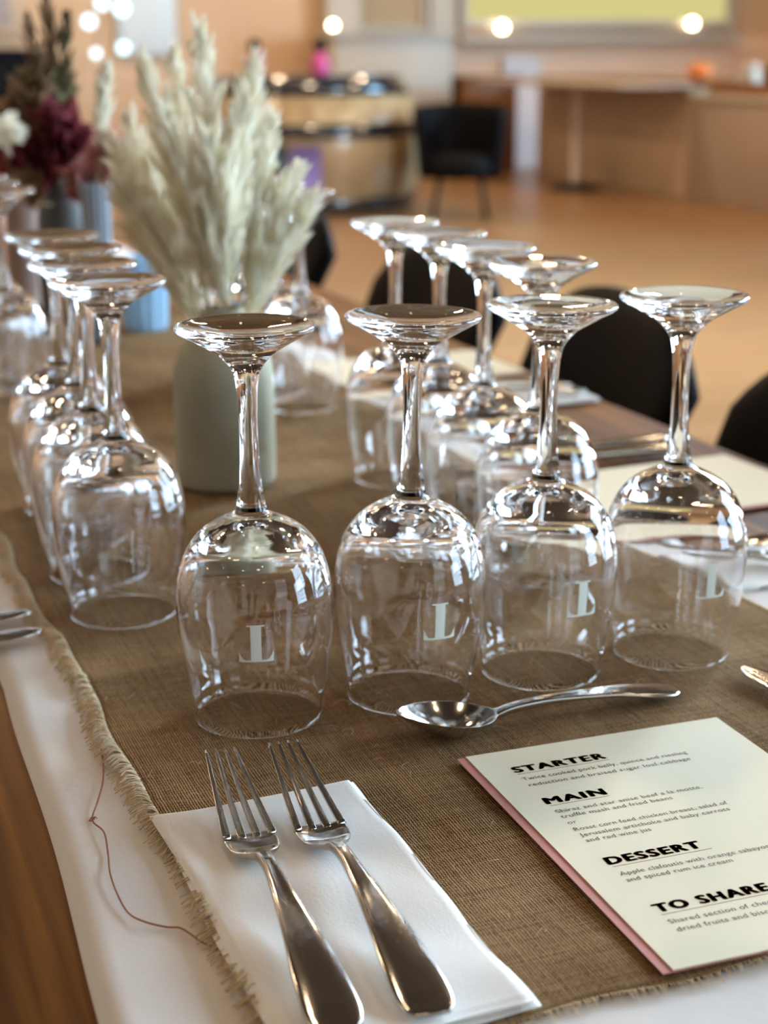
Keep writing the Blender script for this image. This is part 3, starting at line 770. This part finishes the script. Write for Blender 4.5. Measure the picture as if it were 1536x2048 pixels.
def bloom(loc, R, n, m, label, group, r, stemto, name='dried_flower', lw=.35, cat='dried flower'):
    loc = Vector(loc); V, F = [], []
    for k in range(n):
        d = Vector((r.gauss(0, 1), r.gauss(0, 1), r.gauss(.25, 1))).normalized(); s = d.cross(Vector((r.gauss(0, 1), r.gauss(0, 1), r.gauss(0, 1)))).normalized()
        L = R * r.uniform(.6, 1.1); wv = L * lw * r.uniform(.6, 1.2); up = d.cross(s)
        q = len(V); V += [d * L * .12, d * L * .5 + s * wv + up * wv * .3, d * L + up * L * .1, d * L * .5 - s * wv + up * wv * .3, d * L * .55]
        F += [(q, q + 1, q + 4), (q + 1, q + 2, q + 4), (q + 2, q + 3, q + 4), (q + 3, q, q + 4)]
    t = empty(name, loc); mesh('petals', V, F, m, t, False)
    V, F = tubev([Vector(stemto) - loc, (Vector(stemto) - loc) * .5 + Vector((0, 0, -.01)), Vector((0, 0, 0))], .0012, 5); mesh('stalk', V, F, M['stem'], t)
    tag(t, label, cat, group)
rf = random.Random(5); DK = (.385, 2.12, Z0 + .15); RB = (.395, 1.95, Z0 + .16); DG = 'dried flowers behind the left glasses'
bloom((.375, 2.06, .985), .055, 90, M['maroon'], 'large maroon dried bloom in the blurred bunch', DG, rf, DK)
bloom((.345, 2.08, .955), .050, 70, M['maroon'], 'lower maroon dried bloom at left of the blurred bunch', DG, rf, DK)
bloom((.405, 2.05, .955), .036, 45, M['maroon'], 'maroon dried bloom nearest the pampas', DG, rf, DK)
bloom((.400, 2.00, .935), .046, 44, M['dustypink'], 'dusty pink leaf spray above the ribbed vase', DG, rf, RB, lw=.5)
bloom((.425, 1.98, .965), .042, 34, M['dustypink'], 'pale pink leaf spray between maroon bloom and pampas', DG, rf, RB, lw=.5)
bloom((.375, 2.12, 1.035), .05, 60, M['olive'], 'olive dried leaf cluster above the maroon blooms', DG, rf, DK)
bloom((.345, 2.10, 1.02), .05, 70, M['brown'], 'brown dried leaf cluster at the top left', DG, rf, DK)
bloom((.33, 2.04, .93), .030, 36, M['brown'], 'small brown dried cluster low at the left photo edge', DG, rf, DK)
for q, (tp, w_, mm, lb) in enumerate((((.348, 2.06, 1.125), .020, 'brown', 'tall brown dried reed nearest the left photo edge'), ((.378, 2.10, 1.150), .022, 'brown', 'tall brown dried reed reaching the top of the photo'),
                                      ((.402, 2.10, 1.130), .020, 'olive', 'olive dried reed left of the pale plume'), ((.427, 2.0, 1.065), .020, 'pampas', 'small pale pampas plume left of the main bunch'))):
    plume(DK if q < 3 else RB, tp, w_, lb, rf, .006, 1500, .42, mm, 'dried reeds behind the left glasses', 'dried_reed', 'dried reed', wd=.0012)
bloom((.30, 2.0, 1.00), .03, 40, M['pampas'], 'fluffy white dried tuft at the left photo edge', DG, rf, (.345, 2.22, Z0 + .14), lw=.4)

# ------------------------------------------------------------------ black chairs
def chair_proto(loc, rz, label, group):
    t = empty('dining_chair', loc, rz)                      # sitter faces local -x
    W, T = .225, .032
    V, F = [], []; nu, nv = 24, 16
    for lay in (0, 1):
        for j in range(nv + 1):
            v = j / nv; z = .44 + .378 * v
            for i in range(nu + 1):
                u = -1 + 2 * i / nu
                hw = W * (.90 + .10 * v); k = 1.0
                zz = z
                if v > .5: q = (v - .5) / .5; zz = .44 + .189 + .189 * q * (1 - .42 * abs(u) ** 3.2)
                x = .215 + .10 * v - .035 * u * u * (1 - .3 * v)
                e = min(1 - abs(u), 1 - v, .12) / .12; th = T * (.45 + .55 * sqrt(max(0, 1 - (1 - e) ** 2)))
                V.append((x + (th / 2 if lay else -th / 2), u * hw, zz))
    N = (nu + 1) * (nv + 1)
    for j in range(nv):
        for i in range(nu):
            a = j * (nu + 1) + i; F.append((a, a + nu + 1, a + nu + 2, a + 1)); F.append((N + a, N + a + 1, N + a + nu + 2, N + a + nu + 1))
    per = [i for i in range(nu + 1)] + [j * (nu + 1) + nu for j in range(1, nv + 1)] + [nv * (nu + 1) + i for i in range(nu - 1, -1, -1)] + [j * (nu + 1) for j in range(nv - 1, 0, -1)]
    for a, b in zip(per, per[1:] + per[:1]): F.append((a, b, N + b, N + a))
    mesh('backrest', V, F, M['black'], t)
    box('seat', (-.22, .22, -.22, .22, .40, .465), M['black'], t, .025, 4)
    for sx in (-1, 1):
        for sy in (-1, 1):
            mesh('leg', *tubev([(sx * .17, sy * .18, .41), (sx * .215, sy * .21, 0)], [.014, .010], 10), M['blackmetal'], t)
    tag(t, label, 'chair', group); return t
CG = 'black chairs along the right of the table'
ch = chair_proto((.64, 1.17, 0), 0, 'black chair at the right photo edge, nearest to the camera', CG)
for x, y, rz, lb in ((.64, 1.69, radians(-6), 'large black chair back behind the two right front glasses'), (.645, 2.19, 0, 'blurred black chair behind the row of four right side glasses'),
                     (.66, 2.92, .05, 'blurred black chair furthest along, right of the pampas')):
    c = copy_tree(ch); c.location = (x, y, 0); c.rotation_euler.z = rz; tag(c, lb, 'chair', CG)

# ------------------------------------------------------------------ far end of the room
t = vat = empty('wine_vat', (3.73, 10.98, 0))
BP = [(.70, 0), (.76, .18), (.80, .36), (.79, .52), (.74, .68), (.63, .88)]
bpz = catmull([(r, z, 0) for r, z in BP], 6)
mesh('staves', *lathev([(0, 0)] + [(p.x, p.y) for p in bpz] + [(0, .88)], 72), M['stave'], t)
def br(z):
    for a, b in zip(bpz, bpz[1:]):
        if z <= b.y: return a.x + (b.x - a.x) * (z - a.y) / (b.y - a.y)
    return bpz[-1].x
for a, b in ((.02, .12), (.51, .60), (.775, .885)):
    mesh('hoop', *lathev([(br(a) - .02, a), (br(a) + .012, a), (br((a + b) / 2) + .012, (a + b) / 2), (br(b) + .012, b), (br(b) - .02, b)], 72), M['hoop'], t)
mesh('lid', *lathev([(0, .880), (.63, .880), (.64, .888), (.63, .898), (0, .898)], 72), M['hoop'], t)
tag(t, 'huge squat oak wine vat with black hoops, blurred in the background', 'wine vat')
def poster(name, ang, half, z0, z1, m, label):
    V, F = [], []
    for i in range(9):
        a = ang + half * (2 * i / 8 - 1)
        for r_ in (0, .006):
            for z in (z0, (z0 + z1) / 2, z1): r = br(z) + .004 + r_; V.append((3.73 + r * cos(a), 10.98 + r * sin(a), z))
    for i in range(8):
        for s_ in (0, 3):
            for j in (0, 1): q = i * 6 + s_ + j; F.append((q, q + 6, q + 7, q + 1))
        F += [(i * 6, i * 6 + 3, i * 6 + 9, i * 6 + 6), (i * 6 + 2, i * 6 + 8, i * 6 + 11, i * 6 + 5)]
    o = mesh(name, [(a - 3.73, b - 10.98, c) for a, b, c in V], F, m, vat); o['label'] = label
b0 = atan2(-10.98, -3.73)
poster('pasted_poster', b0 - .03, .13, .17, .47, M['purple'], 'violet poster')
poster('pasted_poster', b0 - .38, .20, .30, .47, M['teal'], 'dark teal poster')
def bottle(loc, label):
    t = empty('decor_bottle', loc)
    mesh('bottle_body', *lathev([(0, 0), (.055, 0), (.06, .01), (.06, .10), (.03, .15), (.02, .16), (0, .16)], 24), M['magenta'], t)
    mesh('cap', *lathev([(0, .155), (.035, .155), (.045, .19), (.03, .23), (0, .235)], 20), M['black'], t)
    tag(t, label, 'bottle', 'magenta bottles on the vat')
bottle((3.36, 11.0, .898), 'magenta bottle with dark cap on the vat, nearer the pampas')
bottle((3.83, 11.0, .898), 'magenta bottle with dark cap at the middle of the vat top')
# tub chair beside the vat
t = empty('tub_chair', (4.42, 9.95, 0), radians(-25))
V, F = [], []; n = 28
for lay in (0, 1):
    for j in range(9):
        v = j / 8
        for i in range(n + 1):
            a = radians(-35 + 250 * i / n); edge = abs(i / n - .5) * 2; top = .72 - .05 * edge ** 2 - (.14 if abs(i / n - .5) < .12 else 0) * 0
            r = (.27 + .05 * v) - (.035 if lay else 0); V.append((r * cos(a), r * sin(a), .26 + (top - .26) * v))
N = 9 * (n + 1)
for j in range(8):
    for i in range(n): q = j * (n + 1) + i; F += [(q, q + 1, q + n + 2, q + n + 1), (N + q, N + q + n + 1, N + q + n + 2, N + q + 1)]
for i in range(n): q = 8 * (n + 1) + i; F.append((q, q + 1, N + q + 1, N + q)); F.append((i + 1, i, N + i, N + i + 1))
for j in range(8):
    for i in (0, n): q = j * (n + 1) + i; F.append((q, q + n + 1, N + q + n + 1, N + q))
mesh('shell', V, F, M['black'], t)
mesh('seat', *lathev([(0, .26), (.25, .26), (.262, .30), (.25, .40), (0, .41)], 32), M['black'], t)
for q in range(4):
    a = pi / 4 + q * pi / 2; mesh('leg', *tubev([(.18 * cos(a), .18 * sin(a), .28), (.25 * cos(a), .25 * sin(a), 0)], .016, 8), M['blackmetal'], t)
tag(t, 'blurred dark tub chair beside the wine vat', 'chair')
def cabinet(name, b, m, top, label, cat, doors=2, overhang=.03, tm=None):
    x0, x1, y0, y1, z0, z1 = b; t = empty(name, ((x0 + x1) / 2, (y0 + y1) / 2, 0)); cx, cyy = (x0 + x1) / 2, (y0 + y1) / 2
    box('body', (x0 - cx, x1 - cx, y0 - cyy, y1 - cyy, z0, z1 - .04), m, t, .006)
    box('worktop', (x0 - cx - overhang, x1 - cx + overhang, y0 - cyy - overhang, y1 - cyy, z1 - .04, z1), tm or m, t, .005)
    tag(t, label, cat); return t
cabinet('bar_counter', (4.74, 5.80, 13.25, 13.75, 0, 1.19), M['white'], 1, 'white bar counter against the back wall behind the vat', 'counter', tm=M['white'])
cabinet('wooden_cabinet', (5.90, 6.40, 13.2, 13.7, 0, .83), M['cabinet'], 1, 'orange brown timber cabinet behind the tub chair', 'cabinet')
cabinet('service_counter', (6.42, 7.1, 7.9, 10.40, 0, .745), M['greytan'], 1, 'grey brown service counter with a pale top at the right', 'counter', tm=M['white'])
cabinet('side_counter', (6.45, 7.1, 10.47, 12.9, 0, .83), M['tan'], 1, 'tan side counter with timber top behind the bar table', 'counter', tm=M['cabinet'])
cabinet('dark_sideboard', (1.1, 2.36, 13.4, 13.9, 0, 1.08), M['black'], 1, 'dark sideboard against the back wall at far left', 'sideboard')
t = empty('bar_table', (6.12, 11.55, 0))
box('tabletop', (-.30, .30, -1.15, 1.25, .785, .815), M['greytan'], t, .006)
mesh('column', *lathev([(0, .04), (.055, .04), (.04, .10), (.04, .78), (.08, .785), (0, .785)], 24), M['lilac'], t)
mesh('base', *lathev([(0, 0), (.20, 0), (.20, .02), (.10, .045), (0, .05)], 32), M['blackmetal'], t)
tag(t, 'long narrow bar table on one column with a black foot', 'table')
pk = empty('glazed_pumpkin', (6.62, 10.62, .83))
mesh('flesh', *lathev([(0, .0), (.05, .004), (.085, .04), (.085, .085), (.05, .12), (0, .115)], 48, (8, .06)), M['orange'], pk); mesh('stalk', *tubev([(0, 0, .11), (.005, 0, .14), (.02, 0, .155)], [.012, .008, .009], 8), M['stem'], pk)
tag(pk, 'orange pumpkin on the timber topped counter', 'pumpkin')
cr = empty('wooden_tray', (6.72, 9.85, .745))
box('tray_base', (-.24, .24, -.42, .42, 0, .02), M['cabinet'], cr)
for b in ((-.24, -.215, -.42, .42, .02, .085), (.215, .24, -.42, .42, .02, .085), (-.215, .215, -.42, -.395, .02, .085), (-.215, .215, .395, .42, .02, .085)): box('side', b, M['cabinet'], cr)
tag(cr, 'wooden tray on the pale topped service counter', 'tray')
jg = empty('black_kettle', (6.68, 9.72, .765))
mesh('kettle_body', *lathev([(0, 0), (.09, 0), (.095, .02), (.085, .14), (.05, .21), (0, .22)], 32), M['black'], jg)
mesh('handle', *tubev(catmull([(0, -.05, .2), (0, -.13, .22), (0, -.15, .12), (0, -.09, .05)], 5), .014, 8), M['black'], jg)
tag(jg, 'black kettle standing in the wooden tray', 'kettle')
jw = empty('white_jug', (6.66, 10.03, .765))
mesh('jug_body', *lathev([(0, 0), (.06, 0), (.075, .03), (.07, .1), (.05, .15), (.06, .19), (.055, .19), (.045, .15), (0, .14)], 32), M['white'], jw)
mesh('handle', *tubev(catmull([(0, .05, .17), (0, .12, .15), (0, .12, .07), (0, .07, .04)], 5), .010, 8), M['white'], jw)
tag(jw, 'white jug beside the black kettle', 'jug')
pb = empty('notice_board', (3.33, 13.96, 1.55)); box('board_panel', (-.25, .25, -.012, .03, -.52, .52), M['board'], pb, .004)
box('board_frame', (-.27, .27, -.004, .03, -.54, .54), M['white'], pb, .004); tag(pb, 'pale blue board on the back wall above the pampas', 'board')
pf = empty('picture_frame', (2.06, 13.96, 1.45)); box('frame', (-.30, .24, -.01, .035, -.27, .30), M['tan'], pf, .006); box('print', (-.22, .16, -.014, .0, -.19, .22), M['picture'], pf); tag(pf, 'tan framed grey picture on the wall at top left', 'picture')
def lamp(loc, label, m, r=.045, cat='lamp'):
    t = empty('sill_lamp', loc); V, F = lathev([(0, .0)] + [(r * sin(a * pi / 10), r * (1 - cos(a * pi / 10))) for a in range(1, 10)] + [(0, 2 * r)], 20)
    mesh('globe', V, F, m, t); mesh('base', *lathev([(0, -.025), (r * .6, -.025), (r * .5, .006), (0, .006)], 16), M['white'], t); tag(t, label, cat, 'small round lamps'); return t
lamp((6.53, 13.80, 1.19), 'glowing round lamp at the left end of the garden window sill', M['bulb'])
lamp((8.49, 13.80, 1.22), 'glowing round lamp at the right end of the garden window sill', M['bulb'])
lamp((4.80, 13.45, 1.215), 'glowing round lamp on the white bar counter', M['bulb'], .035)
sx = empty('sill', (0, 0, 0)); bpy.data.objects.remove(sx)
struct('trim_5', *boxv(6.1, 9.0, 13.70, 13.93, 1.11, 1.165), M['white'])
pn = empty('pendant_light', (2.88, 13.3, ZC))
mesh('cord', *tubev([(0, 0, 0), (0, 0, -2.85)], .006, 6), M['blackmetal'], pn)
for k, (dx, dz, r) in enumerate(((-.16, -3.12, .05), (-.05, -2.98, .05), (.10, -3.02, .055), (-.12, -3.36, .035), (.10, -3.32, .045))):
    V, F = lathev([(0, -r)] + [(r * sin(a * pi / 10), -r * cos(a * pi / 10)) for a in range(1, 10)] + [(0, r)], 18)
    b = mesh('bulb', V, F, M['coolbulb'], pn); b.location = (dx, 0, dz)
    mesh('arm', *tubev([(0, 0, -2.85), (dx, 0, dz + r * .9)], .005, 6), M['blackmetal'], pn)
tag(pn, 'cluster of cool white glass globes hanging at the top left', 'pendant light')
